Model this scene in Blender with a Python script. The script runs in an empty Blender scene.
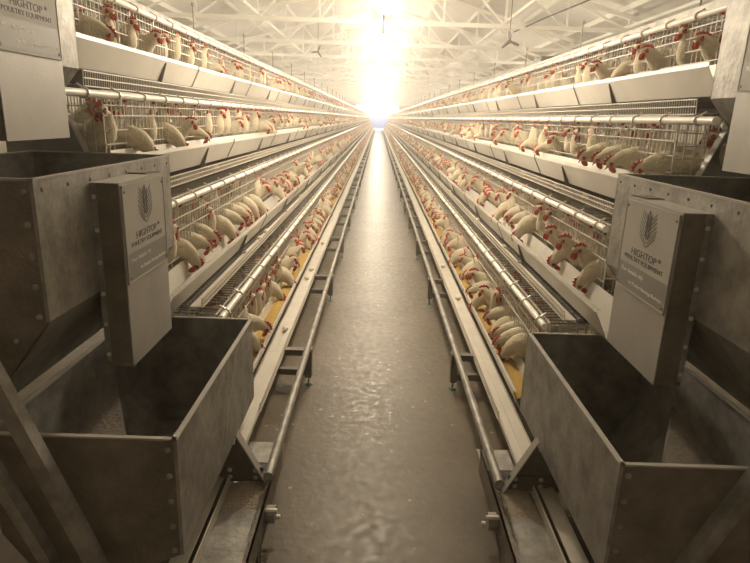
import bpy, bmesh, math, random
import numpy as np
from mathutils import Vector, Matrix
random.seed(11)
D = bpy.data; S = bpy.context.scene; COL = S.collection
PI = math.pi
# ------------------------------------------------------------------ camera
F_PX = 580.0; W, H = 750, 563
CAM_Z = 1.83
ROLL = math.radians(2.0); PITCH = math.atan(163.5/F_PX); YAW = math.atan(2.2/F_PX)
cam = D.objects.new('camera', D.cameras.new('camera')); COL.objects.link(cam)
cam.data.sensor_width = 36; cam.data.lens = F_PX/W*36; cam.data.clip_start = .02; cam.data.clip_end = 500
M0 = Matrix.Rotation(-YAW, 4, 'Z') @ Matrix.Rotation(PI/2-PITCH, 4, 'X') @ Matrix.Rotation(ROLL, 4, 'Z')
cam.matrix_world = Matrix.Translation((0, 0, CAM_Z)) @ M0
S.camera = cam
S.view_settings.view_transform = 'Standard'; S.view_settings.look = 'None'
S.view_settings.gamma = 1; S.view_settings.use_curve_mapping = False
S.view_settings.exposure = 0.0
R3 = M0.to_3x3()
def at(px, py, Y):
    """world point at depth plane Y read off the photograph at pixel (px, py)"""
    d = R3 @ Vector((px-W/2, -(py-H/2), -F_PX))
    return Vector((0, 0, CAM_Z)) + d*(Y/d.y)

# ------------------------------------------------------------------ materials
def nd(t, typ, **k):
    n = t.nodes.new(typ)
    for a, v in k.items(): setattr(n, a, v)
    return n
def mat(name, col, rough=.6, metal=0., noise=0., nscale=8., bump=0., bscale=60., col2=None, spec=.4, stretch=(1,1,1), detail=4., coord='Object'):
    m = D.materials.new(name); m.use_nodes = True; t = m.node_tree
    b = t.nodes['Principled BSDF']
    b.inputs['Roughness'].default_value = rough; b.inputs['Metallic'].default_value = metal
    b.inputs['Specular IOR Level'].default_value = spec
    c4 = (*col, 1); b.inputs['Base Color'].default_value = c4
    if noise > 0 or bump > 0:
        tc = nd(t, 'ShaderNodeTexCoord'); mp = nd(t, 'ShaderNodeMapping'); mp.inputs['Scale'].default_value = stretch
        t.links.new(tc.outputs[coord], mp.inputs[0])
    if noise > 0:
        nz = nd(t, 'ShaderNodeTexNoise'); nz.inputs['Scale'].default_value = nscale; nz.inputs['Detail'].default_value = detail
        nz.inputs['Roughness'].default_value = .65
        t.links.new(mp.outputs[0], nz.inputs['Vector'])
        rp = nd(t, 'ShaderNodeValToRGB'); rp.color_ramp.elements[0].position = .33; rp.color_ramp.elements[1].position = .68
        c2 = col2 or tuple(x*(1-noise) for x in col)
        rp.color_ramp.elements[0].color = (*c2, 1); rp.color_ramp.elements[1].color = c4
        t.links.new(nz.outputs['Fac'], rp.inputs[0]); t.links.new(rp.outputs[0], b.inputs['Base Color'])
    if bump > 0:
        n2 = nd(t, 'ShaderNodeTexNoise'); n2.inputs['Scale'].default_value = bscale; n2.inputs['Detail'].default_value = 3
        t.links.new(mp.outputs[0], n2.inputs['Vector'])
        bp = nd(t, 'ShaderNodeBump'); bp.inputs['Strength'].default_value = bump; bp.inputs['Distance'].default_value = .02
        t.links.new(n2.outputs['Fac'], bp.inputs['Height']); t.links.new(bp.outputs[0], b.inputs['Normal'])
    return m
M = {}
M['galv'] = mat('galvanised_steel', (.43,.41,.37), .5, .25, .52, 9., .15, 40., detail=8)
M['galv_dark'] = mat('dark_galvanised_steel', (.27,.235,.195), .62, .15, .45, 7., .3, 60., detail=9)  # darker, browner steel for hopper fronts, duct sides and small fittings
M['painted'] = mat('grey_sheet_steel', (.44,.42,.385), .45, .15, .14, 6., .04, 90., detail=8)
M['trough'] = mat('pale_trough_sheet', (.78,.75,.685), .42, .1, .10, 4., .05, 30.)
M['pvc'] = mat('white_plastic_pipe', (.90,.87,.80), .35, 0, .08, 10.)
M['belt'] = mat('egg_belt_plastic', (.72,.68,.60), .5, 0, .12, 9.)
M['shade_belt'] = mat('shade_dark_egg_belt', (.30,.28,.24), .7, 0, .2, 9.)  # pale belt darkened to paint in the shade under the upper troughs
M['wire'] = mat('galvanised_wire', (.62,.58,.51), .45, 0)
M['board'] = mat('shade_dark_manure_board', (.10,.09,.08), .8, 0, .3, 6.)  # near black: the shade under the cage floors is in the colour
M['dark_steel'] = mat('dark_steel', (.24,.22,.19), .55, .3, .3, 9.)
M['wire_dark'] = mat('dark_net_wire', (.24,.22,.19), .7)  # darker wire for the floor and top nets
M['clamp'] = mat('clamp_steel', (.7,.66,.58), .35, .3)
M['red_plastic'] = mat('red_plastic', (.42,.06,.035), .45)
M['foot'] = mat('blue_green_foot', (.10,.20,.19), .55)
M['feed'] = mat('yellow_feed', (.70,.50,.17), .95, 0, .35, 90., .9, 140., (.55,.35,.09))
M['dust'] = mat('feed_dust', (.50,.43,.33), .95, 0, .25, 30., .6, 90.)
M['plumage'] = mat('white_plumage', (.66,.585,.435), .85, 0, .12, 30., .35, 90.)
M['red'] = mat('red_comb_skin', (.55,.105,.065), .5, 0, .25, 60., .2, 200.)
M['beak'] = mat('yellow_beak', (.62,.42,.18), .45)
M['eye'] = mat('dark_eye', (.02,.015,.01), .2)
M['leg'] = mat('yellow_leg', (.60,.44,.20), .6)
M['egg'] = mat('egg_shell', (.84,.76,.62), .45)
M['roof'] = mat('white_roof_film', (.84,.82,.77), .5, 0, .07, 2., .75, 2.2, stretch=(1,.5,1))
M['steel_white'] = mat('white_painted_truss', (.90,.88,.82), .5)
M['wall'] = mat('cream_wall', (.72,.67,.58), .8, 0, .1, 2.)
M['duct'] = mat('grey_duct', (.58,.55,.50), .6, 0, .08, 3.)
M['cable'] = mat('dark_cable', (.09,.075,.06), .6)
M['plate'] = mat('silver_sign_plate', (.46,.437,.395), .65, .0, .06, 8.)
M['band'] = mat('grey_sign_band', (.27,.255,.235), .5)
M['ink'] = mat('dark_print', (.12,.11,.10), .6)
M['ink_light'] = mat('pale_print', (.86,.83,.77), .6)
M['door'] = mat('pale_blue_door', (.62,.72,.86), .5)
M['curtain'] = D.materials.new('blue_strip_curtain'); M['curtain'].use_nodes = True
tt = M['curtain'].node_tree; tt.nodes.clear(); tb = nd(tt, 'ShaderNodeBsdfTranslucent'); tb.inputs[0].default_value = (.34,.40,.50,1); to = nd(tt, 'ShaderNodeOutputMaterial'); tt.links.new(tb.outputs[0], to.inputs[0])
M['ground'] = mat('outside_ground', (.6,.58,.55), .9)
def floor_mat():
    m = mat('worn_concrete_floor', (.170,.140,.098), .42, 0, .4, 1.6, 0, 1, (.118,.095,.064), .28, detail=10)
    t = m.node_tree; b = t.nodes['Principled BSDF']; tc = [n for n in t.nodes if n.type == 'TEX_COORD'][0]
    n1 = nd(t, 'ShaderNodeTexNoise'); n1.inputs['Scale'].default_value = 19; n1.inputs['Detail'].default_value = 6
    t.links.new(tc.outputs['Object'], n1.inputs['Vector'])
    r = nd(t, 'ShaderNodeMapRange'); r.inputs[1].default_value = .3; r.inputs[2].default_value = .7; r.inputs[3].default_value = .30; r.inputs[4].default_value = .55
    t.links.new(n1.outputs['Fac'], r.inputs[0]); t.links.new(r.outputs[0], b.inputs['Roughness'])
    n2 = nd(t, 'ShaderNodeTexNoise'); n2.inputs['Scale'].default_value = 26; n2.inputs['Detail'].default_value = 5
    t.links.new(tc.outputs['Object'], n2.inputs['Vector'])
    bp = nd(t, 'ShaderNodeBump'); bp.inputs['Strength'].default_value = .30; bp.inputs['Distance'].default_value = .007
    t.links.new(n2.outputs['Fac'], bp.inputs['Height']); t.links.new(bp.outputs[0], b.inputs['Normal'])
    # pale droppings and crumbs scattered on the concrete
    v = nd(t, 'ShaderNodeTexVoronoi'); v.inputs['Scale'].default_value = 13; t.links.new(tc.outputs['Object'], v.inputs['Vector'])
    r2 = nd(t, 'ShaderNodeMapRange'); r2.inputs[1].default_value = .10; r2.inputs[2].default_value = .17; r2.inputs[3].default_value = .8; r2.inputs[4].default_value = 0
    t.links.new(v.outputs['Distance'], r2.inputs[0])
    sep = nd(t, 'ShaderNodeSeparateColor'); t.links.new(v.outputs['Color'], sep.inputs[0])
    mm = nd(t, 'ShaderNodeMath', operation='GREATER_THAN'); mm.inputs[1].default_value = .80; t.links.new(sep.outputs[0], mm.inputs[0])
    mu = nd(t, 'ShaderNodeMath', operation='MULTIPLY'); t.links.new(r2.outputs[0], mu.inputs[0]); t.links.new(mm.outputs[0], mu.inputs[1])
    rp = [n for n in t.nodes if n.type == 'VALTORGB'][0]
    mx = nd(t, 'ShaderNodeMix', data_type='RGBA'); t.links.new(mu.outputs[0], mx.inputs['Factor'])
    t.links.new(rp.outputs[0], mx.inputs['A']); mx.inputs['B'].default_value = (.40,.35,.27,1)
    t.links.new(mx.outputs['Result'], b.inputs['Base Color'])
    return m
M['floor'] = floor_mat()
def emis(name, col, s):
    m = D.materials.new(name); m.use_nodes = True; t = m.node_tree; t.nodes.clear()
    e = nd(t, 'ShaderNodeEmission'); e.inputs[0].default_value = (*col, 1); e.inputs[1].default_value = s
    o = nd(t, 'ShaderNodeOutputMaterial'); t.links.new(e.outputs[0], o.inputs[0]); return m
LAMP = 390.
M['bulb'] = emis('lit_bulb', (1., .84, .63), LAMP); M['bulb_dim'] = emis('lit_dimmed_bulb', (1., .85, .645), LAMP*.55); M['bulb_fill'] = emis('added_fill_bulb', (1., .85, .645), LAMP*.36)  # last bulb is for the added fill lamps behind the rows

# ------------------------------------------------------------------ mesh builder
class MB:
    def __init__(s): s.v = []; s.f = []; s.mi = []
    def add(s, vs, fs, mi=0):
        o = len(s.v); s.v += [tuple(p) for p in vs]
        s.f += [tuple(o+i for i in f) for f in fs]; s.mi += [mi]*len(fs); return s
    def box(s, a, b, mi=0):
        (x0,y0,z0),(x1,y1,z1) = a, b
        x0,x1 = sorted((x0,x1)); y0,y1 = sorted((y0,y1)); z0,z1 = sorted((z0,z1))
        vs = [(x0,y0,z0),(x1,y0,z0),(x1,y1,z0),(x0,y1,z0),(x0,y0,z1),(x1,y0,z1),(x1,y1,z1),(x0,y1,z1)]
        return s.add(vs, [(0,3,2,1),(4,5,6,7),(0,1,5,4),(1,2,6,5),(2,3,7,6),(3,0,4,7)], mi)
    def prism(s, poly, d, mi=0):
        """poly: list of 3D points, extruded by vector d"""
        n = len(poly); d = Vector(d); p = [Vector(q) for q in poly]
        vs = p + [q+d for q in p]
        fs = [tuple(range(n))[::-1], tuple(range(n, 2*n))] + [(i, (i+1) % n, n+(i+1) % n, n+i) for i in range(n)]
        return s.add(vs, fs, mi)
    def bar(s, p, q, w, h=None, up=(0,0,1), mi=0):
        p = Vector(p); q = Vector(q); h = h or w; t = (q-p).normalized(); u = Vector(up)
        a = t.cross(u)
        if a.length < 1e-4: a = t.cross(Vector((1,0,0)))
        a.normalize(); b = a.cross(t)
        a *= w/2; b *= h/2
        vs = [p-a-b, p+a-b, p+a+b, p-a+b, q-a-b, q+a-b, q+a+b, q-a+b]
        return s.add(vs, [(0,1,2,3)[::-1],(4,5,6,7),(0,1,5,4),(1,2,6,5),(2,3,7,6),(3,0,4,7)], mi)
    def tube(s, p, q, r, n=10, r2=None, mi=0, caps=True):
        p = Vector(p); q = Vector(q); t = (q-p).normalized(); r2 = r if r2 is None else r2
        a = t.cross(Vector((0,0,1)))
        if a.length < 1e-4: a = Vector((1,0,0))
        a.normalize(); b = a.cross(t)
        vs = []
        for c, rr in ((p, r), (q, r2)):
            vs += [c + a*rr*math.cos(2*PI*i/n) + b*rr*math.sin(2*PI*i/n) for i in range(n)]
        fs = [(i, (i+1) % n, n+(i+1) % n, n+i) for i in range(n)]
        if caps: fs += [tuple(range(n))[::-1], tuple(range(n, 2*n))]
        return s.add(vs, fs, mi)
    def ball(s, c, r, nu=10, nv=7, mi=0, rot=None):
        rx, ry, rz = (r, r, r) if not hasattr(r, '__len__') else r
        vs = []; c = Vector(c)
        def P(x, y, z):
            v = Vector((x*rx, y*ry, z*rz))
            return c + (rot @ v if rot else v)
        vs.append(P(0,0,1))
        for j in range(1, nv):
            th = PI*j/nv
            for i in range(nu):
                ph = 2*PI*i/nu; vs.append(P(math.sin(th)*math.cos(ph), math.sin(th)*math.sin(ph), math.cos(th)))
        vs.append(P(0,0,-1)); L = len(vs)-1
        fs = [(0, 1+i, 1+(i+1) % nu) for i in range(nu)]
        for j in range(nv-2):
            o = 1+j*nu
            fs += [(o+i, o+nu+i, o+nu+(i+1) % nu, o+(i+1) % nu) for i in range(nu)]
        o = 1+(nv-2)*nu
        fs += [(L, o+(i+1) % nu, o+i) for i in range(nu)]
        return s.add(vs, fs, mi)
    def dome(s, c, n, r, h, mi=0):
        """flat rivet head on a plane with normal n"""
        n = Vector(n).normalized(); a = n.cross(Vector((0,0,1)))
        if a.length < 1e-3: a = Vector((1,0,0))
        a.normalize(); b = n.cross(a); c = Vector(c); k = 8; vs = []
        for rr, hh in ((r, 0), (r*.85, h*.6), (r*.45, h)):
            vs += [c + n*hh + (a*math.cos(2*PI*i/k) + b*math.sin(2*PI*i/k))*rr for i in range(k)]
        fs = [(j*k+i, j*k+(i+1) % k, (j+1)*k+(i+1) % k, (j+1)*k+i) for j in range(2) for i in range(k)] + [tuple(range(2*k, 3*k)), tuple(range(k))[::-1]]
        return s.add(vs, fs, mi)
    def ribbon(s, poly, y0, y1, th, sx, mi=0):
        """profile polyline of (u, z) with thickness, swept from y0 to y1; X = sx*u"""
        n = len(poly); P = [Vector(p) for p in poly]; off = []
        for i in range(n):
            t = Vector((0, 0))
            if i > 0: t += (P[i]-P[i-1]).normalized()
            if i < n-1: t += (P[i+1]-P[i]).normalized()
            t.normalize(); off.append(P[i] + Vector((-t.y, t.x))*th)
        ring = P + off[::-1]; k = len(ring)
        vs = [(sx*p.x, y0, p.y) for p in ring] + [(sx*p.x, y1, p.y) for p in ring]
        fs = [(i, (i+1) % k, k+(i+1) % k, k+i) for i in range(k)]
        for o in (0, k):
            fs += [(o+i, o+i+1, o+k-2-i, o+k-1-i) for i in range(n-1)]
        return s.add(vs, fs, mi)
    def mesh(s, name, mats, smooth=False, fix=True):
        me = D.meshes.new(name); me.from_pydata(s.v, [], s.f)
        for m in (mats if isinstance(mats, (list, tuple)) else [mats]): me.materials.append(m)
        if any(s.mi): me.polygons.foreach_set('material_index', s.mi)
        if fix:
            bm = bmesh.new(); bm.from_mesh(me); bmesh.ops.recalc_face_normals(bm, faces=bm.faces); bm.to_mesh(me); bm.free()
        if smooth: me.polygons.foreach_set('use_smooth', [True]*len(me.polygons))
        me.update(); return me
    def build(s, name, mats, parent=None, smooth=False, fix=True):
        return link(name, s.mesh(name, mats, smooth, fix), parent)
def link(name, me, parent=None, loc=None):
    o = D.objects.new(name, me); COL.objects.link(o)
    if parent is not None: o.parent = parent
    if loc is not None: o.location = loc
    return o
def tag(o, label=None, cat=None, group=None, kind=None):
    if label: o['label'] = label
    if cat: o['category'] = cat
    if group: o['group'] = group
    if kind: o['kind'] = kind
    return o
def thing(name, label, cat, group=None, loc=(0,0,0)):
    o = D.objects.new(name, None); COL.objects.link(o); o.location = loc; o.empty_display_size = .1
    return tag(o, label, cat, group)
ONES = ['','first','second','third','fourth','fifth','sixth','seventh','eighth','ninth','tenth','eleventh','twelfth','thirteenth','fourteenth','fifteenth','sixteenth','seventeenth','eighteenth','nineteenth']
TENS = {20:('twenty','twentieth'),30:('thirty','thirtieth'),40:('forty','fortieth'),50:('fifty','fiftieth'),60:('sixty','sixtieth')}
def ordinal(n):
    if n < 20: return ONES[n]
    t = n//10*10
    return TENS[t][1] if n == t else TENS[t][0]+'-'+ONES[n-t]

# ------------------------------------------------------------------ layout of the two cage rows
SIDES = (-1, 1)
LIP = {-1: [(.67,.42),(.92,1.02),(1.17,1.625),(1.43,2.17)], 1: [(.79,.42),(1.04,1.016),(1.29,1.584),(1.54,2.136)]}
PZ = {-1: [.364,.349,.272,.272], 1: [.38,.316,.286,.27]}
TIER = ['bottom','second','third','top']
ROW = {-1: 'row facing grey duct', 1: 'row under grey duct'}
RAILX = {-1: .43, 1: .587}
Y_END = 84.8; MOD = 1.95; Y0 = 2.9; NMOD = 42
FRAME0 = 3.75
A_FRONT = .158; A_BACK = .60
FLZ = -.150     # cage floor at the front net, relative to the lip
BZT = [-.178,-.178,-.200,-.235]      # egg belt
FH = [.045,.045,.050,.066]

# ------------------------------------------------------------------ building shell
HW = 7.2; RIDGE = 5.3; EAVE = 3.35; YB = -4.0; YF = 88.0
def struct(name, mb, m, parent=None, **k):
    o = mb.build(name, m, parent, **k)
    if parent is None: o['kind'] = 'structure'
    return o
struct('floor', MB().box((-HW, YB, -.1), (HW, YF, 0)), M['floor'])
struct('ground_outside', MB().box((-40, YF+.15, -.15), (40, YF+40, -.02)), M['ground'])
struct('wall_left', MB().box((-HW-.15, YB, 0), (-HW, YF, EAVE+.2)), M['wall'])
struct('wall_right', MB().box((HW, YB, 0), (HW+.15, YF, EAVE+.2)), M['wall'])
struct('wall_back', MB().box((-HW-.15, YB-.15, 0), (HW+.15, YB, RIDGE+.3)), M['wall'])
wf = MB()
DX0, DX1, DZ = -1.15, 1.45, 2.05      # doorway
WX0, WX1, WZ0, WZ1 = -3.3, 2.9, 2.25, 4.35   # bright fan opening above
wf.box((-HW-.15, YF, 0), (DX0, YF+.15, WZ0)); wf.box((DX1, YF, 0), (HW+.15, YF+.15, WZ0)); wf.box((DX0, YF, DZ), (DX1, YF+.15, WZ0))
wf.box((-HW-.15, YF, WZ0), (WX0, YF+.15, WZ1)); wf.box((WX1, YF, WZ0), (HW+.15, YF+.15, WZ1)); wf.box((-HW-.15, YF, WZ1), (HW+.15, YF+.15, RIDGE+.3))
struct('wall_far', wf, M['wall'])
dr = MB(); dr.box((DX0, YF+.02, 0), (DX0+.08, YF+.12, DZ)); dr.box((DX1-.08, YF+.02, 0), (DX1, YF+.12, DZ)); dr.box((DX0, YF+.02, DZ-.08), (DX1, YF+.12, DZ))
d1 = struct('door_1', dr, M['door'])
sc_ = MB()
for i in range(13): x = DX0+.08+(DX1-DX0-.16)*i/13; sc_.box((x+.004, YF+.05+.01*(i % 2), .38), (x+(DX1-DX0-.16)/13+.012, YF+.053+.01*(i % 2), DZ-.06))
sc_.build('strip_curtain', M['curtain'], d1)
w1 = MB()
for i in range(5): x = WX0 + (WX1-WX0)*i/4; w1.box((x-.04, YF+.03, WZ0), (x+.04, YF+.11, WZ1))
w1.box((WX0, YF+.03, WZ0), (WX1, YF+.11, WZ0+.08)); w1.box((WX0, YF+.03, WZ1-.08), (WX1, YF+.11, WZ1))
struct('window_1', w1, M['door'])
ce = MB()
for s in SIDES:
    n = 48
    prof = [(0, RIDGE), (HW+.15, EAVE)]
    ce.ribbon(prof, YB-.15, YF+.15, .06, s)
ceil = struct('ceiling', ce, M['roof'])
def roofz(x): return RIDGE - (RIDGE-EAVE)*abs(x)/(HW+.15)
for s in SIDES:
    for k in range(7):
        x = .35 + k*1.08
        MB().box((s*x-.025, YB, roofz(x)-.11), (s*x+.025, YF, roofz(x)-.01)).build('purlin', M['steel_white'], ceil)
# ---- roof trusses
T_CH = 3.62
def truss_mesh():
    P = {}
    P['bottom_chord'] = [MB().box((-HW+.05, -.035, T_CH-.04), (HW-.05, .035, T_CH+.04))]
    P['top_chord'] = [MB().bar((0, 0, RIDGE-.17), (s*(HW-.05), 0, roofz(HW-.05)-.17), .07, .08) for s in SIDES]
    xs = [0, 1.2, 2.4, 3.6, 4.8]
    def tz(x): return roofz(x)-.2
    P['post'] = [MB().bar((s*x, 0, T_CH), (s*x, 0, tz(x)), .04) for x in xs for s in (SIDES if x else (1,))]
    P['diagonal'] = []
    for s in SIDES:
        for a, b in zip(xs[:-1], xs[1:]):
            P['diagonal'].append(MB().bar((s*b, 0, T_CH), (s*a, 0, tz(a)), .038))
    return {k: [m.mesh(k, M['steel_white']) for m in v] for k, v in P.items()}
TM = truss_mesh()
ny = 0; y = 5.2
while y < YF-1:
    ny += 1
    t = thing('roof_truss', f'white steel roof truss across the house, {ordinal(ny)} from the hopper end', 'roof truss', 'white roof trusses', (0, y, 0))
    for k, lst in TM.items():
        for me in lst: link(k, me, t)
    y += 3.5
# longitudinal tie lines
for s in SIDES:
    for x in (2.4, 4.8):
        MB().box((s*x-.02, YB, T_CH+.05), (s*x+.02, YF, T_CH+.10)).build('tie_rail', M['steel_white'], ceil)
# ---- grey duct behind the right row
du = thing('air_duct', 'long pale grey rectangular air duct below the roof beyond one cage row', 'duct')
MB().box((3.15, 12.1, 2.55), (3.55, YF-1, 3.06)).build('duct_body', M['duct'], du)
en = MB(); en.box((3.12, 12.0, 2.52), (3.58, 12.1, 3.09)); en.build('end_cap', M['dark_steel'], du)
# ---- lamps along the aisle
ly, nl = 5.1, 0
bulb_me = MB().ball((0,0,0), .11, 16, 10).mesh('bulb', M['bulb'], True)
bulb_dim = MB().ball((0,0,0), .11, 16, 10).mesh('bulb', M['bulb_dim'], True)
bulb_fill = MB().ball((0,0,0), .11, 16, 10).mesh('bulb', M['bulb_fill'], True)
sock_me = MB().tube((0,0,.10), (0,0,.17), .022, 10).mesh('socket', M['pvc'])
while ly < YF-2:
    nl += 1; zl = 2.75
    t = thing('aisle_or_fill_lamp', f'lit warm bulb on a cord above the aisle, {ordinal(nl)} from the hopper end', 'lamp', 'lamps over the aisle', (.03, ly, zl))
    link('bulb', bulb_me if nl < 3 else bulb_dim, t); link('socket', sock_me, t)  # bulbs past the second are dimmed to even the exposure down the aisle
    MB().tube((0,0,.15), (0,0,RIDGE-.25-zl), .008, 6).build('cord', M['cable'], t)
    ly += 3.4
# added lamps hidden behind the two rows to brighten roof and cage backs
for s in SIDES:
    ly, n = 2.6, 0
    while ly < 60:
        n += 1; zl = 2.38
        t = thing('aisle_or_fill_lamp', f'added fill bulb behind the {ROW[s]}, {ordinal(n)} from the hopper end', 'lamp', 'added fill bulbs behind the rows', (s*3.75, ly, zl))
        link('bulb', bulb_fill, t); link('socket', sock_me, t)
        MB().tube((0,0,.15), (0,0,roofz(3.75)-.15-zl), .003, 5).build('cord', M['steel_white'], t)
        ly += 5.1

# ------------------------------------------------------------------ cages (wire nets)
def wire(mb, p, q, r=.0019):
    mb.bar(p, q, 2*r, 2*r)
def cage_nets(s, ti, lod):
    """nets of one 1.95 m cage module; origin at the lip line at y = 0"""
    b = PZ[s][ti]; X = lambda a: s*a; BZ = BZT[ti]; fh = FH[ti]
    L = MOD - .01; r = .0024 if lod == 0 else .0027
    step = .0487 if lod == 0 else .0975
    out = {}
    ys = lambda st: [i*st for i in range(int(L/st)+1)]
    m = MB()
    for i, y in enumerate(ys(step)):
        k = i % 8
        z0 = FLZ if k not in (3,4) or lod else b-.17
        wire(m, (X(A_FRONT), y, z0), (X(A_FRONT), y, b+.015), r)
    for z in (.035, b-.17, b-.10, b-.05, b+.015): wire(m, (X(A_FRONT-.004), 0, z), (X(A_FRONT-.004), L, z), r*1.15)
    out['front_net'] = m
    m = MB()
    bz = FLZ+.065
    for y in ys(step):
        wire(m, (X(A_BACK), y, bz), (X(.045), y, BZ+.004), r*.8)
    for k in range(6):
        a = .06 + k*.1; z = BZ+.004 + (bz-BZ-.004)*(a-.045)/(A_BACK-.045)
        wire(m, (X(a), 0, z-.004), (X(a), L, z-.004), r)
    out['floor_net'] = m
    m = MB()
    for y in ys(step*.5 if lod == 0 else step): wire(m, (X(-.022 if ti else -.065), y, BZ-.006), (X(-.026 if ti else -.069), y, BZ+fh), r*.7)
    af = -.026 if ti else -.069
    for z in (BZ+fh, BZ+fh*.5, BZ-.004): wire(m, (X(af), 0, z), (X(af), L, z), r*1.2)
    out['egg_fence'] = m
    m = MB()
    for y in ys(step): wire(m, (X(A_FRONT), y, b+.015), (X(A_BACK), y, b+.03), r)
    for k in range(5): wire(m, (X(A_FRONT+k*.1), 0, b+.018), (X(A_FRONT+k*.1), L, b+.018), r)
    out['top_net'] = m
    m = MB()
    for y in ys(step*.75): wire(m, (X(A_BACK), y, bz), (X(A_BACK), y, b+.03), r)
    for k in range(6): z = bz+(b+.03-bz)*k/5; wire(m, (X(A_BACK), 0, z), (X(A_BACK), L, z), r)
    out['back_net'] = m
    parts = []
    for j in range(6):
        m = MB(); y = min(j*.39, L)
        if j in (0, 5): y = .004 if j == 0 else L-.004
        for k in range(10 if lod == 0 else 5):
            a = A_FRONT + (A_BACK-A_FRONT)*k/(9 if lod == 0 else 4); wire(m, (X(a), y, FLZ+.01+.065*(a-A_FRONT)/.43), (X(a), y, b+.015), r)
        for k in range(7 if lod == 0 else 4):
            z = FLZ+.07 + (b-FLZ-.07)*k/(6 if lod == 0 else 3); wire(m, (X(A_FRONT), y, z), (X(A_BACK), y, z), r)
        parts.append(m)
    out['partition'] = parts
    return out
N_PARTS = 7; N_IND = 37
far = MB()
for s in SIDES:
    for ti in range(4):
        lx, lz = LIP[s][ti]
        n0 = cage_nets(s, ti, 0); n1 = cage_nets(s, ti, 1)
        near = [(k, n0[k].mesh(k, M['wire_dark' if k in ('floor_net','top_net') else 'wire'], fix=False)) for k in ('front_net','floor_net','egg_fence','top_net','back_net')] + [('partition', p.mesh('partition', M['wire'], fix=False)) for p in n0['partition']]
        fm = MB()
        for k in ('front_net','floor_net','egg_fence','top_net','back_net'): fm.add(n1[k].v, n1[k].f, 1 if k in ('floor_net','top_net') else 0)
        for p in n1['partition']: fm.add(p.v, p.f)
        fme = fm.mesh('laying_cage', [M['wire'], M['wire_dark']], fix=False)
        for k in range(NMOD):
            loc = (s*lx, Y0+k*MOD, lz)
            lab = f'wire laying cage, {ordinal(k+1)} from the hoppers on the {TIER[ti]} tier, {ROW[s]}'
            if k < N_PARTS:
                t = thing('laying_cage', lab, 'cage', 'wire laying cages', loc)
                for nm, me in near: link(nm, me, t)
            elif k < N_IND:
                tag(link('laying_cage', fme, None, loc), lab, 'cage', 'wire laying cages')
            else:
                far.add([(v[0]+loc[0], v[1]+loc[1], v[2]+loc[2]) for v in fm.v], fm.f, 0)
                far.mi[-len(fm.mi):] = fm.mi
tag(far.build('distant_cages', [M['wire'], M['wire_dark']], fix=False), 'wire laying cages at the bright far end of both rows', 'cages', None, 'stuff')

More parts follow.
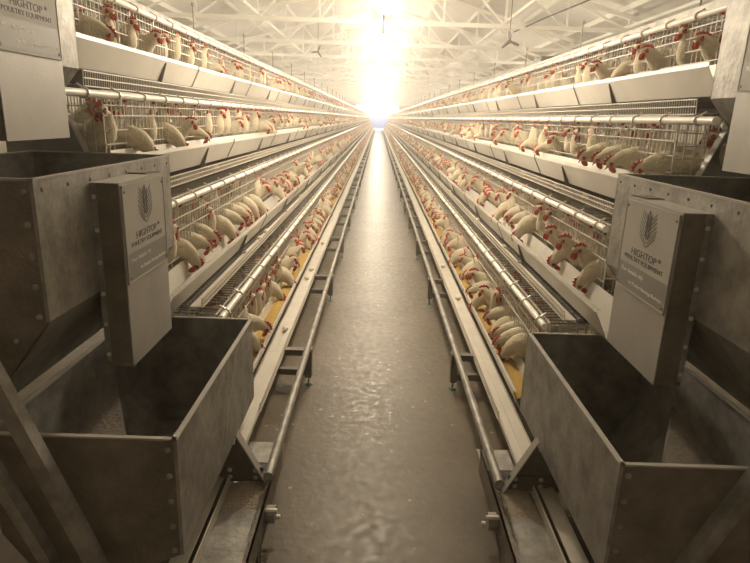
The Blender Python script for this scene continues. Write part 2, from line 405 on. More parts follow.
# ------------------------------------------------------------------ troughs, pipes, belts, boards
def copies(name, me, parent, ys, x=0, z=0):
    for y in ys: link(name, me, parent, (x, y, z))
for s in SIDES:
    for ti in range(4):
        lx, lz = LIP[s][ti]; b = PZ[s][ti]; BZ = BZT[ti]; rl = f'{TIER[ti]} tier, {ROW[s]}'
        ya = 2.42 if ti == 0 else Y0
        t = thing('feed_trough', f'long pale metal feed trough, {rl}', 'trough', 'feed troughs along the rows', (s*lx, Y0, lz))
        prof = [(.018,-.005),(.0,.0),(-.002,-.020),(.064,-.150),(.106,-.150),(.138,.006),(.146,.004)]
        m = MB(); m.ribbon(prof, (2.55 if ti == 1 else Y0)-Y0, Y_END-Y0, .003, s); m.build('channel', M['trough'], t)
        bm_ = MB(); bm_.prism([(s*.008,-.004,-.030),(s*.068,-.004,-.151),(s*.066,-.004,-.172),(s*.040,-.004,-.168),(s*-.002,-.004,-.036)], (0,.008,0))
        bm_.box((s*.004,-.02,-.168),(s*.066,.02,-.160))
        bme = bm_.mesh('bracket', M['dark_steel'])
        ff = 4.12-Y0
        if ti: copies('bracket', bme, t, [ff+k*MOD for k in range(NMOD) if ff+k*MOD < Y_END-Y0])
        jm = MB(); jm.ribbon([(-.004,.004),(-.006,-.020),(.060,-.153),(.075,-.153)], -.014, .014, .0025, s)
        copies('joint_strap', jm.mesh('joint_strap', M['galv_dark']), t, [MOD*(k+1) for k in range(NMOD-1)])
        # water pipe with clamps and drinkers
        px, pz = A_FRONT-.03, b-.004
        t = thing('water_pipe', f'white water pipe with clamps along the cage tops, {rl}', 'pipe', 'water pipes along the rows', (s*(lx+px), Y0, lz+pz))
        MB().tube((0,(-(.45 if s < 0 else .36) if ti == 2 else 0),0), (0,Y_END-Y0,0), .0175, 12, caps=False).build('pipe', M['pvc'], t, True)
        MB().tube((0,(-(.455 if s < 0 else .365) if ti == 2 else -.005),0), (0,(-(.445 if s < 0 else .355) if ti == 2 else .005),0), .0182, 12).build('end_plug', M['pvc'], t)
        cm = MB()
        for i in range(10):
            a0, a1 = 2*PI*i/10, 2*PI*(i+1)/10
            cm.bar((.0215*math.cos(a0), 0, .0215*math.sin(a0)), (.0215*math.cos(a1), 0, .0215*math.sin(a1)), .008, .008, (0,1,0))
        cm.bar((0,0,.020),(s*.03,0,.040),.007)
        cme = cm.mesh('clamp', M['clamp'])
        copies('clamp', cme, t, [.1+.325*k for k in range(-1 if ti == 2 else 0, 36)])
        nm = MB(); nm.tube((0,0,-.017),(0,0,-.03),.010,8,mi=0); nm.tube((0,0,-.03),(0,0,-.062),.006,8,.004,mi=1)
        nme = nm.mesh('drinker', [M['red_plastic'], M['clamp']])
        copies('drinker', nme, t, [.2+.39*k for k in range(26)])
        # egg belt
        a0, a1 = (-.062, .046) if ti == 0 else (-.020, .040) if ti == 1 else (-.020, .012)
        bb = MB(); bb.box((s*a0, ya-Y0, BZ-.006), (s*a1, Y_END-Y0, BZ))
        if ti == 0:
            bb.box((s*(a0-.004), ya-Y0, BZ-.012), (s*a0, Y_END-Y0, BZ+.012)); bb.box((s*a1, ya-Y0, BZ-.012), (s*(a1+.004), Y_END-Y0, BZ+.012))
            bb.box((s*(a0+.050), ya-Y0, BZ), (s*(a0+.053), Y_END-Y0, BZ+.003)); bb.box((s*(a0+.010), ya-Y0, BZ), (s*(a0+.013), Y_END-Y0, BZ+.003))
        o = bb.build('egg_belt', M['belt' if ti < 2 else 'shade_belt']); o.location = (s*lx, Y0, lz)
        tag(o, f'{"pale" if ti < 2 else "shade-darkened"} egg belt strip under the trough, {rl}', 'egg belt', 'egg belts along the rows')
        # manure board under the tier
        if ti:
            mm_ = MB(); mm_.ribbon([(.05,BZ-.014),(.30,-.178),(.66,-.135)], 0, Y_END-Y0, .006, s)
            o = mm_.build('manure_board', M['board']); o.location = (s*lx, Y0, lz)
            tag(o, f'shade-dark board below the cage floor, {rl}', 'board', 'boards under the cage floors')
    # feed in the lowest trough
    lx, lz = LIP[s][0]
    n = 500; yy = np.linspace(Y0+.02, Y_END-.1, n); fm = MB()
    vs = []
    for i, y in enumerate(yy):
        w = .5+.5*math.sin(y*3.1)*math.sin(y*1.3+1)
        for a, z in ((.024,-.072),(.055,-.052),(.090,-.047),(.124,-.062)):
            vs.append((s*(lx+a), y, lz+z+.016*w+random.uniform(-.006,.006)))
    fs = [(i*4+j, i*4+j+1, i*4+j+5, i*4+j+4) for i in range(n-1) for j in range(3)]
    tag(fm.add(vs, fs).build('feed', M['feed'], smooth=True), f'yellow ground feed in the bottom trough, {ROW[s]}', 'feed', None, 'stuff')

# ------------------------------------------------------------------ rail pipe and stands
for s in SIDES:
    rx = s*RAILX[s]
    t = thing('rail_pipe', f'round galvanised rail pipe along the aisle edge, {ROW[s]}', 'pipe', 'rail pipes along the aisle', (rx, 2.22, .30))
    MB().tube((0,0,0), (0,Y_END-2.22,0), .0215, 14, caps=False).build('pipe', M['galv'], t, True)
    MB().tube((0,-.006,0), (0,.006,0), .0222, 14).build('end_plug', M['galv'], t)
    sad = MB().bar((0,-.03,-.026), (0,.03,-.026), .05, .012).mesh('saddle', M['clamp'])
    copies('saddle', sad, t, [FRAME0-2.22+MOD*k for k in range(14)])
    beltx = s*(LIP[s][0][0]-.05)
    P = []
    pm = MB(); pm.box((rx+s*.0-.022, -.03, .065), (rx+.022, .03, .262)); P.append(('post', pm.mesh('post', M['dark_steel'])))
    for z in (.245, .10):
        cb = MB(); cb.box((rx+s*.022, -.02, z-.022), (s*(LIP[s][0][0]+(.60 if z < .2 else -.075)), .02, z+.022)); cb.box((rx+s*.022, -.026, z+.018), (s*(LIP[s][0][0]-.075), .026, z+.024)); P.append(('crossbar', cb.mesh('crossbar', M['dark_steel'])))
    ft = MB(); ft.tube((rx,0,.008), (rx,0,.10), .007, 8); P.append(('foot_stud', ft.mesh('foot_stud', M['galv'])))
    fp = MB(); fp.tube((rx,0,0), (rx,0,.012), .030, 12, .018); P.append(('foot_pad', fp.mesh('foot_pad', M['foot'])))
    lg = MB(); u0 = LIP[s][0][0]+.56; lg.bar((s*u0, 0, 0), (s*(u0+1.0), 0, 2.5), .045, .04, (0,1,0)); P.append(('inclined_leg', lg.mesh('inclined_leg', M['dark_steel'])))
    fullm = MB()
    whole = [pm]
    for k in range(42):
        y = FRAME0+MOD*k
        if y > Y_END: break
        t = thing('cage_stand', f'steel stand with aisle foot under the cages, {ordinal(k+1)} from the hoppers, {ROW[s]}', 'stand', 'steel stands under the cages', (0, y, 0))
        for nm, me in (P if k < 26 else P[:3]): link(nm, me, t)
    # hanger posts above the top cages, with a line along their tips
    lx, lz = LIP[s][3]
    hx = s*(lx+A_FRONT+.03); hz = lz+PZ[s][3]+.02
    hr = MB(); hr.tube((0,0,0), (0,0,.24), .006, 6); hr.tube((0,0,.235), (0,0,.262), .013, 8)
    hme = hr.mesh('cage_hanger_post', M['galv'])
    for k in range(24):
        o = link('cage_hanger_post', hme, None, (hx, FRAME0-.3+MOD*k, hz))
        tag(o, f'thin upright rod on top of the cages, {ordinal(k+1)} from the hoppers, {ROW[s]}', 'rod', 'upright rods on the cage tops')
    mb = MB(); mb.box((hx-s*.02-.016, Y0, hz), (hx-s*.02+.016, Y_END, hz+.035))
    tag(mb.build('cage_top_rail', M['galv']), f'pale steel rail running along the top cages, {ROW[s]}', 'rail')

# ------------------------------------------------------------------ ceiling fans and overhead cable
def fan(px, py, Y, r, lab, rot):
    p = at(px, py, Y); t = thing('ceiling_fan', lab, 'fan', 'small hanging fans', p)
    MB().tube((0,-.05,0),(0,.06,0),.03,12).build('motor', M['dark_steel'], t)
    MB().tube((0,0,.02),(0,0,max(.3,roofz(p.x)-p.z-.1)),.005,6).build('drop_rod', M['cable'], t)
    bl = MB()
    bl.prism([(.02,-.014,0),(r*.5,-.026,.010),(r,-.016,.010),(r,.014,-.004),(r*.5,.022,-.008),(.02,.014,0)], (0,0,.008))
    me = bl.mesh('blade', M['dark_steel'])
    for k in range(3):
        o = link('blade', me, t); o.rotation_euler = (PI/2, rot+2*PI*k/3, 0); o.location = (0, -.07, 0)
fan(509, 42, 9.5, .15, 'dark three-blade fan hanging beside the thin black cable', .35)
fan(318, 52, 19.0, .20, 'tiny dark three-blade fan hanging under the trusses opposite the cable', .9)
cb = MB(); q = [at(740, -68, 4.4), at(640, -22, 6.2), at(582, 3, 8.2), at(545, 18, 10.5), at(514, 32, 13.5)]
for a, b_ in zip(q[:-1], q[1:]): cb.tube(a, b_, .011, 6)
tag(cb.build('overhead_cable', M['cable']), 'thin black cable strung below the roof trusses', 'cable')

# ------------------------------------------------------------------ feed carts (hoppers, ducts, signs)
def text_mesh(body, size, mtl, bold=0., shear=0., align='CENTER'):
    c = D.curves.new('lettering', 'FONT'); c.body = body; c.size = size; c.align_x = align; c.align_y = 'CENTER'
    c.extrude = .0004; c.offset = bold; c.shear = shear
    o = D.objects.new('lettering', c); COL.objects.link(o)
    bpy.context.view_layer.update()
    me = D.meshes.new_from_object(o.evaluated_get(bpy.context.evaluated_depsgraph_get()))
    D.objects.remove(o); me.materials.clear(); me.materials.append(mtl); return me
def fit(me, w, ky=.78):
    x = [v.co.x for v in me.vertices]; k = w/max(1e-6, max(x)-min(x)); c = (max(x)+min(x))/2
    for v in me.vertices: v.co.x = (v.co.x-c)*k; v.co.y *= k*ky
    return me
def wheat_mesh(h):
    m = MB(); w = h*.008
    def st(a, b, t=1.): m.bar((a[0],a[1],.0004), (b[0],b[1],.0004), w*2.2*t, .0008, (0,0,1))
    for i in range(7):
        y0 = -.46*h + i*.105*h; x = .60*h - .03*h*abs(i-2)
        for sg in SIDES:
            st((sg*.03*h, y0), (sg*x*.8, y0+.30*h))
    for i in range(4):
        y0 = -.24*h+i*.15*h
        for sg in SIDES:
            m.prism([(sg*.02*h,y0,0),(sg*.13*h,y0+.10*h,0),(sg*.14*h,y0+.22*h,0),(sg*.03*h,y0+.13*h,0)], (0,0,.0008))
    m.prism([(0,.34*h,0),(.06*h,.44*h,0),(0,.52*h,0),(-.06*h,.44*h,0)], (0,0,.0008))
    return m.mesh('wheat_logo', M['ink'])
def sign(root, s, u, y0, y1, ztop, zbot):
    """plate on the aisle face of a duct; s side; reads horizontally along y"""
    h = ztop-zbot; w = y1-y0; cy = (y0+y1)/2
    rot = Matrix(((0,0,-s,0),(-s,0,0,0),(0,1,0,0),(0,0,0,1))).to_3x3()   # local x -> along -s*y.. ; y -> z ; z -> towards the aisle
    rot = Matrix(((0,0,-s),(-s,0,0),(0,1,0))).to_4x4()
    o = D.objects.new('sign_plate', None)
    me = MB().box((-w/2+.012,-h/2+.008,.0),(w/2-.012,h/2-.012,.004)).mesh('sign_plate', M['plate'])
    pl = link('sign_plate', me, root); pl.matrix_local = Matrix.Translation((s*u, cy, (ztop+zbot)/2)) @ rot
    D.objects.remove(o)
    bd = h*.27
    def put(name, me, x, y, z=.0045): link(name, me, pl, (x, y, z))
    put('sign_band', MB().box((-w/2+.016,-bd/2,0),(w/2-.016,bd/2,.0006)).mesh('sign_band', M['band']), 0, -h/2+.012+bd/2, .004)
    put('wheat_logo', wheat_mesh(h*.40), 0, h*.235)
    put('lettering', fit(text_mesh('HIGHTOP', .05, M['ink'], .0004), w*.48), -.003, -h*.045)
    put('lettering', fit(text_mesh('®', .02, M['ink']), w*.045), w*.285, -h*.02)
    put('lettering', fit(text_mesh('POULTRY EQUIPMENT', .05, M['ink']), w*.74), 0, -h*.125)
    put('lettering', fit(text_mesh('Your Reliable Ally', .05, M['ink_light'], .0008, .28), w*.46), -w*.17, -h/2+.014+bd*.70, .0048)
    put('lettering', fit(text_mesh('for Poultry Farming Business', .05, M['ink_light'], .0008, .28), w*.64), w*.10, -h/2+.010+bd*.32, .0048)
    fr = MB()
    for a, b_ in (((-w/2+.008,-h/2+.002),(w/2-.008,-h/2+.008)), ((-w/2+.008,h/2-.012),(w/2-.008,h/2-.006))): fr.box((a[0],a[1],0),(b_[0],b_[1],.006))
    for x in (-w/2+.008, w/2-.013): fr.box((x,-h/2+.002,0),(x+.005,h/2-.006,.006))
    put('sign_frame', fr.mesh('sign_frame', M['plate']), 0, 0, 0)
    for x in (-w/2+.026, w/2-.026):
        for y in (-h/2+.022, h/2-.030): put('sign_screw', MB().dome((0,0,0),(0,0,1),.006,.003).mesh('sign_screw', M['dark_steel']), x, y, .004)

HOP = {-1: [dict(u=.62,w=.62,zt=.80,zb=.36,uf=.98,zf=.20,y0=1.67,y1=2.84),
            dict(u=1.0,w=.65,zt=1.62,zb=1.185,uf=1.27,zf=.83,y0=1.70,y1=2.84),
            dict(u=1.37,w=.65,zt=2.44,zb=2.0,uf=1.64,zf=1.68,y0=1.70,y1=2.80)],
        1: [dict(u=.80,w=.62,zt=.80,zb=.375,uf=1.16,zf=.20,y0=1.61,y1=2.78),
            dict(u=1.15,w=.65,zt=1.61,zb=1.18,uf=1.42,zf=.83,y0=1.64,y1=2.80),
            dict(u=1.52,w=.65,zt=2.41,zb=1.966,uf=1.79,zf=1.65,y0=1.64,y1=2.80)]}
DUCT = {-1: [(.90,1.0,2.04,2.46,1.58,.887), (1.27,1.37,2.04,2.46,2.40,1.71)],
         1: [(1.05,1.15,1.97,2.42,1.554,.912), (1.42,1.52,2.02,2.43,2.37,1.67)]}
SIGNS = {-1: [(1.575,1.205), (2.375,2.005)], 1: [(1.55,1.18), (2.345,1.975)]}
for s in SIDES:
    where = {-1: 'row facing the grey duct', 1: 'row under the grey duct'}[s]
    root = thing('feed_cart', f'steel feeding cart with stacked open hoppers, {where}', 'feeding cart', 'feeding carts')
    for i, h in enumerate(HOP[s]):
        u, w, zt, zb, uf, zf, y0, y1 = (h[k] for k in ('u','w','zt','zb','uf','zf','y0','y1'))
        X = lambda a: s*a
        ui = u+w; th = .004
        pr = [(u,zt),(ui,zt),(ui,zf+.22),(uf+.12,zf),(uf,zf),(u,zb)]
        hop = MB(); 
        for y in (y0, y1-th): hop.prism([(X(a), y, z) for a, z in pr], (0, th, 0))
        hop.box((X(u), y0, zb), (X(u+th), y1, zt)); hop.box((X(ui-th), y0, zf+.22), (X(ui), y1, zt))
        hop.prism([(X(u),y0,zb),(X(u+th),y0,zb),(X(uf+th),y0,zf),(X(uf),y0,zf)], (0,y1-y0,0))
        hop.prism([(X(ui),y0,zf+.22),(X(ui-th),y0,zf+.22),(X(uf+.12-th),y0,zf),(X(uf+.12),y0,zf)], (0,y1-y0,0))
        hop.box((X(uf), y0, zf), (X(uf+.12), y1, zf+.004))
        ho = hop.build('hopper', M['galv'], root)
        fr = MB(); fr.prism([(X(a), y0-.0025, z) for a, z in [(u+.004,zt-.004),(ui-.004,zt-.004),(ui-.004,zf+.222),(uf+.116,zf+.004),(uf+.004,zf+.004),(u+.004,zb)]], (0,.002,0))
        fr.build('front_panel', M['galv_dark'], ho)
        # folded rim
        rw = .022
        rim = MB(); rim.box((X(u-.003), y0-.004, zt), (X(u+rw-.006), y1+.004, zt+.006)); rim.box((X(ui-rw+.006), y0-.004, zt), (X(ui+.003), y1+.004, zt+.006))
        rim.box((X(u), y0-.004, zt), (X(ui), y0+rw-.010, zt+.006)); rim.box((X(u), y1-rw+.010, zt), (X(ui), y1+.004, zt+.006))
        rim.build('rim', M['plate'], ho)
        cs = MB(); cs.box((X(u-.002), y0-.005, zb), (X(u+.010), y0+.0, zt)); cs.build('corner_strip', M['galv'], ho)
        # inner feed divider
        if i == 0:
            ap = Vector((X(u+.415), y0+.50, zt-.035)); dv = MB()
            b1 = Vector((X(u+.40), y0+.012, zt-.10)); b2 = Vector((X(u+.16), y0+.012, zt-.10)); zz = zb
            lo = [Vector((p.x, p.y, zz)) for p in (ap, b1, b2)]
            dv.add([ap, b1, b2]+lo, [(0,1,2),(0,3,4,1),(1,4,5,2),(2,5,3,0),(3,5,4)])
            dv.build('divider', M['galv_dark'], ho)
        # rivets
        rv = MB().dome((0,0,0), (0,-1,0), .011, .006).mesh('rivet', M['galv'])
        nz = 5
        for k in range(nz): link('rivet', rv, ho, (X(u+.030), y0-.003, zt-.035-(zt-zb-.05)*k/(nz-1)))
        if i == 1:
            d = Vector((uf-u, zf-zb)); 
            for k in range(1, 4): link('rivet', rv, ho, (X(u+.03+d.x*k*.25+.015), y0-.003, zb+d.y*k*.25+.02))
        rs = MB().dome((0,0,0), (-s,0,0), .007, .004).mesh('rivet', M['dark_steel'])
        if i: 
            for k in range(8): link('rivet', rs, ho, (X(u), y0+.04+(y1-y0-.08)*k/7, zt-.03))
        ri = MB().dome((0,0,0), (0,-1,0), .010, .006).mesh('rivet', M['galv'])
        for k in range(3): link('rivet', ri, ho, (X(u+.10+.09*k), y1-th, zt-.12-.09*k))
        # gusset and flange carrying the hopper
        yg = 2.38 if i == 0 else 2.885
        if i == 0:
            P = [(u-.02,zb+.06),(u-.16,.155),(u+.17,.155),(u+.17,zb-.02),(u-.004,zb-.01)]
            top, bot = Vector((u-.02,zb+.06)), Vector((u-.165,.15))
        else:
            if i == 1: q0, q1 = (at(163,297,yg), at(181,330,yg)) if s < 0 else (at(622,297,yg), at(594,340,yg))
            else:      q0, q1 = (at(64,104,yg), at(94,163,yg)) if s < 0 else (at(729,120,yg), at(690,187,yg))
            top = Vector((abs(q0.x), q0.z)); bot = Vector((abs(q1.x), q1.z))
            P = [(top.x,top.y),(bot.x,bot.y),(bot.x+.42,bot.y),(top.x+.30,top.y)]
        g = MB(); g.prism([(X(a), yg, z) for a, z in P], (0,.005,0)); go = g.build('gusset', M['dark_steel'], root)
        nrm = Vector((bot.y-top.y, top.x-bot.x)).normalized()
        fl = MB(); fl.bar((X(top.x), yg-.015, top.y), (X(bot.x), yg-.015, bot.y), .05, .006, (s*nrm.x,0,nrm.y)); fl.build('flange', M['painted'], go)
        if i == 0:
            bp = MB(); bp.box((X(u-.135), yg-.008, .16), (X(u+.06), yg-.001, .24)); bp.build('bolt_plate', M['dark_steel'], go)
            for a in (u-.10, u+.02):
                for z in (.185, .222): link('bolt', MB().dome((0,0,0),(0,-1,0),.012,.009).mesh('bolt', M['clamp']), go, (X(a), yg-.008, z))
    for i, (u0, u1, y0, y1, zt, zb) in enumerate(DUCT[s]):
        dm = MB(); dm.box((s*u0, y0, zb), (s*(u1-.001), y1, zt)); do = dm.build('duct', M['painted'], root)
        ds = MB(); ds.box((s*(u0+.003), y0-.003, zb+.002), (s*(u1-.002), y0-.0005, zt-.002)); ds.build('duct_side', M['galv_dark'], do)
        fl = MB(); fl.box((s*(u1-.02), y0-.008, zb+.02), (s*(u1-.001), y0-.002, zt)); fl.build('mounting_flange', M['galv'], do)
        rv = MB().dome((0,0,0), (0,-1,0), .009, .006).mesh('rivet', M['clamp'])
        for k in range(6): link('rivet', rv, do, (s*(u1-.012), y0-.008, zb+.05+(zt-zb-.10)*k/5))
        cp = MB(); cp.prism([(s*u1, y1-.10, zt-.002),(s*u1, y1, zt-.002),(s*(u1-.09), y1, zt-.002),(s*(u1-.07),y1-.10,zt-.002)], (0,0,.008)); cp.build('duct_cap', M['dark_steel'], do)
        a, b_ = SIGNS[s][i]; sign(root, s, u0-.0005, y0, y1, a, b_)
    # braces in front of the hoppers
    if s < 0: B = [((-2,383),(112,590),.045), ((-8,470),(66,590),.035)]
    else:     B = [((757,478),(668,590),.045), ((775,560),(735,640),.035)]
    for (p, q, wd) in B:
        P0, P1 = at(*p, 1.56), at(*q, 1.56)
        P0 = P0 + (P0-P1)*.25; P1 = P1 + (P1-P0)*.10
        br = MB(); br.bar(P0, P1, .004, wd, (0,1,0)) if False else None
        n = Vector((0,1,0)); t_ = (P1-P0).normalized(); a = t_.cross(n).normalized()
        if a.x*s < 0: a = -a
        br.prism([P0, P0+a*wd, P1+a*wd, P1], (0,.005,0)); br.prism([P0, P0-a*.004, P1-a*.004, P1], (0,.045,0))
        br.build('brace', M['galv'], root)

# cart track channels, bearings and dust
for s in SIDES:
    uo = .44 if s < 0 else .585; ui = uo+.20
    t = thing('cart_track', f'flat dusty steel channel the feed cart stands on, {ROW[s]}', 'track', 'cart tracks')
    m = MB(); m.box((s*uo, .2, .136), (s*ui, 2.75, .142)); m.build('channel', M['galv'], t)
    m = MB(); m.box((s*(uo-.006), .2, .09), (s*(uo+.001), 2.62, .215)); m.box((s*(uo-.006), .2, .209), (s*(uo+.014), 2.62, .215)); m.build('outer_flange', M['galv_dark'], t)
    m = MB(); m.box((s*ui, .2, .12), (s*(ui+.006), 2.75, .19)); m.box((s*(ui+.03), .2, .17), (s*(ui+.10), 2.75, .178)); m.box((s*(ui+.006), .2, .12), (s*(ui+.03), 2.75, .126)); m.build('inner_flange', M['belt'], t)
    for y in (.8, 2.0):
        m = MB(); m.box((s*(uo-.004), y, 0), (s*(uo+.045), y+.05, .09)); m.build('leg', M['dark_steel'], t)
    m = MB(); m.box((s*(uo-.004), 2.44, .215), (s*(uo+.13), 2.62, .222)); m.build('end_plate', M['galv'], t)
    yb = 2.18
    bb = MB(); bb.tube((s*(uo-.006), yb, .135), (s*(uo-.045), yb, .135), .038, 14); bb.build('bearing', M['galv'], t)
    for dy, dz in ((-.035,.045),(.035,-.04)):
        bb = MB(); bb.tube((s*(uo-.006), yb+dy, .135+dz), (s*(uo-.06), yb+dy, .135+dz), .010, 6); bb.build('bolt', M['clamp'], t)
    # dust heap
    n = 12; vs = []; 
    for i in range(n):
        for j in range(n):
            a, y = uo+.008+.18*i/(n-1), 2.20+.165*j/(n-1)
            hh = .028*math.sin(PI*i/(n-1))**.5*(j/(n-1))**.8 + random.uniform(0,.004)
            if i in (0, n-1) or j in (0, n-1): hh = 0 if j < n-1 else hh
            vs.append((s*a, y, .1425+hh))
    fs = [(i*n+j, i*n+j+1, (i+1)*n+j+1, (i+1)*n+j) for i in range(n-1) for j in range(n-1)]
    tag(MB().add(vs, fs).build('dust_heap', M['dust'], smooth=True), f'heap of pale feed dust on the cart track, {ROW[s]}', 'dust', None, 'stuff')

# ------------------------------------------------------------------ hens
def spine(kind):
    body = [((-.215,0,.262),.010,.006),((-.185,0,.25),.030,.022),((-.150,0,.225),.040,.038),((-.105,0,.198),.056,.062),((-.05,0,.183),.068,.079),((.01,0,.177),.073,.087),((.065,0,.182),.069,.083),((.105,0,.196),.058,.070)]
    if kind == 'up':
        n = [((.128,0,.226),.052,.056),((.140,0,.264),.044,.046),((.146,0,.296),.034,.036),((.153,0,.322),.027,.028),((.168,0,.342),.0255,.0265),((.190,0,.346),.021,.021),((.206,0,.340),.011,.012)]
    elif kind == 'left' or kind == 'right':
        q = 1 if kind == 'left' else -1
        n = [((.128,0,.224),.052,.056),((.144,.004*q,.260),.043,.046),((.153,.010*q,.290),.034,.036),((.159,.018*q,.314),.027,.028),((.163,.036*q,.332),.0255,.0265),((.165,.057*q,.334),.021,.021),((.166,.073*q,.327),.011,.012)]
    elif kind == 'out':
        n = [((.140,0,.214),.054,.058),((.172,0,.234),.044,.048),((.200,0,.254),.034,.037),((.221,0,.272),.027,.029),((.240,0,.286),.0255,.0265),((.262,0,.287),.021,.021),((.278,0,.280),.011,.012)]
    elif kind == 'feed':
        n = [((.148,0,.198),.054,.060),((.184,0,.190),.045,.050),((.214,0,.170),.035,.038),((.236,0,.142),.028,.030),((.249,0,.116),.0255,.027),((.257,0,.094),.021,.021),((.262,0,.078),.011,.012)]
    elif kind == 'low':
        n = [((.142,0,.204),.054,.060),((.180,0,.208),.044,.048),((.212,0,.206),.034,.037),((.238,0,.197),.027,.029),((.258,0,.184),.0255,.0265),((.274,0,.170),.021,.021),((.284,0,.158),.011,.012)]
    k = (1.30,1.30,1.28,1.22,1.14,1.10,1.05)
    return body+[(p, a*f, b*f) for (p, a, b), f in zip(n, k)]
def hen_geo(kind, seg=12, lite=False):
    """returns dict of MB per part"""
    R = spine(kind)
    if lite: R = [R[i] for i in (0,2,3,5,7,8,9,10,12,14)]
    pts = [Vector(p) for p, a, b in R]; n = len(pts); vs = []
    for i in range(n):
        t = (pts[min(i+1,n-1)]-pts[max(i-1,0)]).normalized()
        lat = Vector((0,1,0)); lat = (lat - t*lat.dot(t))
        if lat.length < .5: lat = Vector((-1,0,0))*(1 if t.y > 0 else -1); lat = lat - t*lat.dot(t)
        lat.normalize(); up = t.cross(lat)
        if up.z < 0 and abs(up.z) > .3 and i < 8: up = -up
        ry, rz = R[i][1], R[i][2]
        for k in range(seg):
            a = 2*PI*k/seg; c, d = math.cos(a), math.sin(a)
            w = 1.0
            if not lite and 2 <= i <= 6 and abs(c) > .8 and d > -.4: w = 1.09
            vs.append(pts[i] + lat*ry*c*w + up*rz*d)
    fs = [(i*seg+k, i*seg+(k+1) % seg, (i+1)*seg+(k+1) % seg, (i+1)*seg+k) for i in range(n-1) for k in range(seg)]
    fs += [tuple(range(seg))[::-1], tuple(range((n-1)*seg, n*seg))]
    body = MB().add(vs, fs)
    full = spine(kind); hp = Vector(full[-3][0]); fw = (Vector(full[-1][0])-Vector(full[-4][0])); 
    fw.normalize()
    if kind in ('left','right'): fw = Vector((0, 1 if kind == 'left' else -1, -.05)).normalized()
    lat = Vector((0,0,1)).cross(fw)
    if lat.length < .2: lat = Vector((0,1,0))
    lat.normalize(); up = fw.cross(lat)
    if kind == 'feed': up = Vector((1,0,.35)).normalized(); lat = Vector((0,1,0)); up = (up-fw*up.dot(fw)).normalized()
    def Q(f, l, u): return hp + fw*f + lat*l + up*u
    comb = MB()
    prof = [(.042,.012),(.044,.022),(.034,.021),(.030,.038),(.018,.032),(.011,.048),(.000,.037),(-.011,.047),(-.020,.034),(-.032,.036),(-.034,.022),(-.028,.016),(.0,.020),(.03,.012)]
    if lite: prof = [(.036,.008),(.030,.024),(.008,.036),(-.024,.028),(-.018,.014)]
    comb.prism([Q(f,-.006,u) for f, u in prof], lat*.012)
    if not lite:   # thick fleshy base of the comb
        comb.ball(Q(.008,0,.020), (.03,.010,.012), 8, 5, rot=Matrix((fw,lat,up)).transposed())
    wat = MB(); rot = Matrix((fw,lat,up)).transposed()
    nu, nv = (10,6) if not lite else (5,3)
    for q in SIDES:
        wat.ball(Q(.024,q*.014,-.036), (.014,.007,.022), nu, nv, rot=rot)
        wat.ball(Q(.012,q*.0235,-.004), (.015,.006,.011), nu, nv, rot=rot)
    beak = MB(); beak.tube(Q(.026,0,-.002), Q(.056,0,-.012), .0095, 8 if not lite else 4, .001)
    eye = [MB().ball(Q(.014,q*.0285,.006), .005, 6, 4) for q in SIDES]
    leg = []
    for q in SIDES:
        m = MB(); m.tube((.0,q*.035,.105),(.012,q*.036,.006),.0075,7); 
        if not lite:
            for dx, dy in ((.05,.0),(.04,.022),(.04,-.022),(-.025,0)): m.tube((.012,q*.036,.006),(.012+dx,q*.036+dy,.004),.005,5,.003)
        leg.append(m)
    return dict(body=body, comb=comb, wattle=wat, beak=beak, eye=eye, leg=leg)
KINDS = ['up','left','right','out','feed','low']
POSE = {'up':'head up','left':'looking sideways','right':'looking aside','out':'neck stretched out','feed':'feeding head down','low':'head low over trough'}
HEN = {}
for k in KINDS:
    g = hen_geo(k); e = {}
    e['body'] = g['body'].mesh('hen', M['plumage'], True)
    e['parts'] = [('comb', g['comb'].mesh('comb', M['red'])), ('wattle', g['wattle'].mesh('wattle', M['red'], True)), ('beak', g['beak'].mesh('beak', M['beak'], True))]
    e['parts'] += [('eye', m.mesh('eye', M['eye'], True)) for m in g['eye']] + [('leg', m.mesh('leg', M['leg'], True)) for m in g['leg']]
    one = MB()
    for m, i in ((g['body'],0),(g['comb'],1),(g['wattle'],1),(g['beak'],2),(g['eye'][0],3),(g['eye'][1],3),(g['leg'][0],4),(g['leg'][1],4)): one.add(m.v, m.f, i)
    e['one'] = one.mesh('hen', [M['plumage'],M['red'],M['beak'],M['eye'],M['leg']], True)
    l = hen_geo(k, 7, True); lo = MB(); lo.add(l['body'].v, l['body'].f, 0); lo.add(l['comb'].v, l['comb'].f, 1); lo.add(l['wattle'].v, l['wattle'].f, 1); lo.add(l['beak'].v, l['beak'].f, 2)
    e['lite'] = lo; HEN[k] = e
rng = random.Random(5)
WEIGHT = {0: dict(up=2,left=3,right=3,out=5,feed=3,low=5), 1: dict(up=2,left=1,right=1,out=3,feed=6,low=4), 2: dict(up=4,left=3,right=3,out=4,feed=1,low=3), 3: dict(up=5,left=3,right=3,out=4,feed=1,low=2)}
YST = [3.35, 3.0, 3.0, 3.0]
spots = []
for s in SIDES:
    for ti in range(4):
        y = YST[ti]
        while y < Y_END-.2:
            kd = rng.choices(KINDS, [WEIGHT[ti][k] for k in KINDS])[0]
            spots.append((s, ti, y, kd, 'front', rng.uniform(-.02,.02), rng.uniform(-.45,.45), rng.uniform(.93,1.07)))
            if rng.random() < .9:
                spots.append((s, ti, y+rng.uniform(.05,.14), rng.choice(['up','left','right','up']), 'back', rng.uniform(-.03,.03), rng.uniform(-1.6,1.6), rng.uniform(.95,1.06)))
            y += rng.uniform(.11, .20) if ti == 0 else rng.uniform(.15, .27) if ti == 1 else rng.uniform(.17,.32) if ti == 2 else rng.uniform(.20,.42)
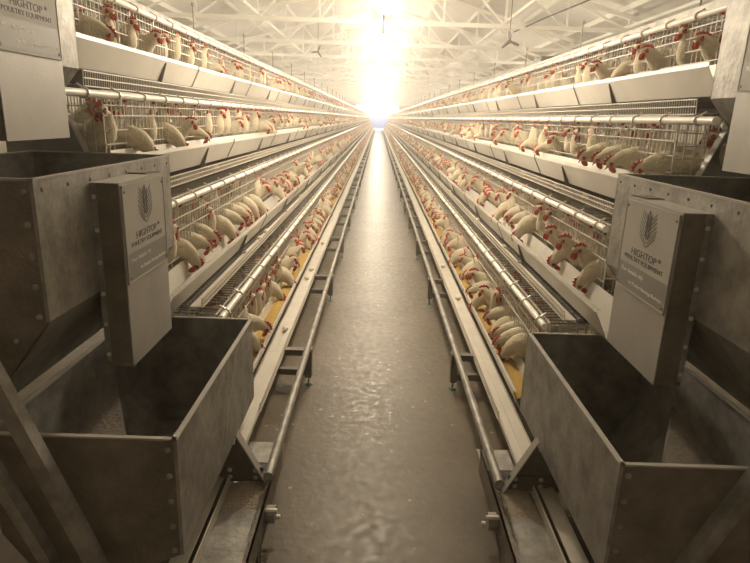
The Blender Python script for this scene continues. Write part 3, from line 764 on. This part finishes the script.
def hen_matrix(sp):
    s, ti, y, kd, layer, da, yaw, sc = sp
    lx, lz = LIP[s][ti]
    if layer == 'front':
        a = {'up':.325,'left':.325,'right':.325,'out':.33,'feed':.315,'low':.325}[kd] + da
        yaw *= .55 if kd in ('feed','low','out') else .9
    else:
        a = .46+da; 
    if ti == 0: a -= .02
    z = lz + FLZ + .065*(a-A_FRONT)/.43 - .006
    ang = (0 if s < 0 else PI) + yaw     # facing the aisle
    b = PZ[s][ti]
    zs = sc if ti < 2 else sc*.94
    return Matrix.Translation((s*(lx+a), y, z)) @ Matrix.Rotation(ang, 4, 'Z') @ Matrix.Diagonal((sc, sc, zs, 1))
spots.sort(key=lambda p: p[2] + (.0 if p[4] == 'front' else .35))
NIND, NPART = 298, 130
cnt = {}
flock = []
for i, sp in enumerate(spots):
    if i >= NIND: flock.append(sp); continue
    s, ti, y, kd, layer = sp[:5]; key = (s, ti, layer); cnt.setdefault(key, []).append((y, i))
ordn = {}
for key, l in cnt.items():
    for n, (y, i) in enumerate(sorted(l)): ordn[i] = n+1
for i, sp in enumerate(spots[:NIND]):
    s, ti, y, kd, layer = sp[:5]; n = ordinal(ordn[i])
    if layer == 'front': lab = f'white hen {POSE[kd]}, {n} from the hoppers, {TIER[ti]} tier, {ROW[s]}'
    else: lab = f'white hen inside cage, {n} standing back from hoppers, {TIER[ti]} tier, {ROW[s]}'
    e = HEN[kd]
    if i < NPART:
        o = link('hen', e['body'])
        for nm, me in e['parts']: link(nm, me, o)
    else: o = link('hen', e['one'])
    o.matrix_world = hen_matrix(sp)
    tag(o, lab, 'hen', f'white hens on the {TIER[ti]} tier, {ROW[s]}')
# the remaining flock as one object
V = []; FI = []; FL = []; MI = []; off = 0
pre = {}
for k in KINDS:
    lo = HEN[k]['lite']; v = np.array(lo.v, dtype=np.float64); v = np.c_[v, np.ones(len(v))]
    fl = np.array([len(f) for f in lo.f], dtype=np.int32); fi = np.array([x for f in lo.f for x in f], dtype=np.int32)
    pre[k] = (v, fl, fi, np.array(lo.mi, dtype=np.int32))
for sp in flock:
    v, fl, fi, mi = pre[sp[3]]; m = np.array(hen_matrix(sp))
    V.append((v @ m.T)[:, :3]); FI.append(fi+off); FL.append(fl); MI.append(mi); off += len(v)
V = np.concatenate(V); FI = np.concatenate(FI); FL = np.concatenate(FL); MI = np.concatenate(MI)
me = D.meshes.new('flock'); me.vertices.add(len(V)); me.vertices.foreach_set('co', V.astype(np.float32).ravel())
me.loops.add(len(FI)); me.loops.foreach_set('vertex_index', FI)
me.polygons.add(len(FL)); me.polygons.foreach_set('loop_start', np.r_[0, np.cumsum(FL)[:-1]].astype(np.int32)); me.polygons.foreach_set('material_index', MI)
me.polygons.foreach_set('use_smooth', np.ones(len(FL), dtype=bool))
for k in ('plumage','red','beak'): me.materials.append(M[k])
me.update(calc_edges=True); me.validate()
tag(link('flock', me), 'white hens crowding the cages further down both rows', 'hens', None, 'stuff')

# ------------------------------------------------------------------ eggs on the belts
egg = MB(); egg.ball((0,0,0), (.0215,.029,.0215), 14, 10); eme = egg.mesh('egg', M['egg'], True)
EG = {(-1,0): [4.15,5.6,5.95,7.3], (1,0): [6.3,5.1], (1,1): [4.6,5.9,8.3], (1,2): [3.6,4.2,5.2,6.1], (-1,1): [4.6,4.9,7.2], (-1,2): [4.3,5.4]}
for (s, ti), l in EG.items():
    lx, lz = LIP[s][ti]
    for n, y in enumerate(sorted(l)):
        a = rng.uniform(-.02,.01) if ti == 0 else .004
        o = link('egg', eme, None, (s*(lx+a), y, lz+BZT[ti]+.0215)); o.rotation_euler = (0, 0, rng.uniform(0, 3))
        tag(o, f'white egg on the belt, {ordinal(n+1)} from the hoppers, {TIER[ti]} tier, {ROW[s]}', 'egg', 'eggs on the egg belts')

# ------------------------------------------------------------------ light
wd = D.worlds.new('sky'); S.world = wd; wd.use_nodes = True
bg = wd.node_tree.nodes['Background']; bg.inputs[0].default_value = (.58,.72,1.0,1); bg.inputs[1].default_value = 4.5
# dusty air in the house
hz = MB().box((-HW+.1, YB+.1, .004), (HW-.1, YF-.1, EAVE-.1)).build('dusty_air', None)
hm = D.materials.new('dusty_air'); hm.use_nodes = True; t = hm.node_tree; t.nodes.clear()
vs_ = nd(t, 'ShaderNodeVolumeScatter'); vs_.inputs['Color'].default_value = (1,.98,.94,1); vs_.inputs['Density'].default_value = .0070; vs_.inputs['Anisotropy'].default_value = .82
ou = nd(t, 'ShaderNodeOutputMaterial'); t.links.new(vs_.outputs[0], ou.inputs['Volume'])
hz.data.materials.clear(); hz.data.materials.append(hm); tag(hz, 'pale dust haze filling the house towards the far end', 'haze', None, 'stuff')
S.cycles.use_denoising = True
S.cycles.max_bounces = 8
S.cycles.volume_bounces = 1
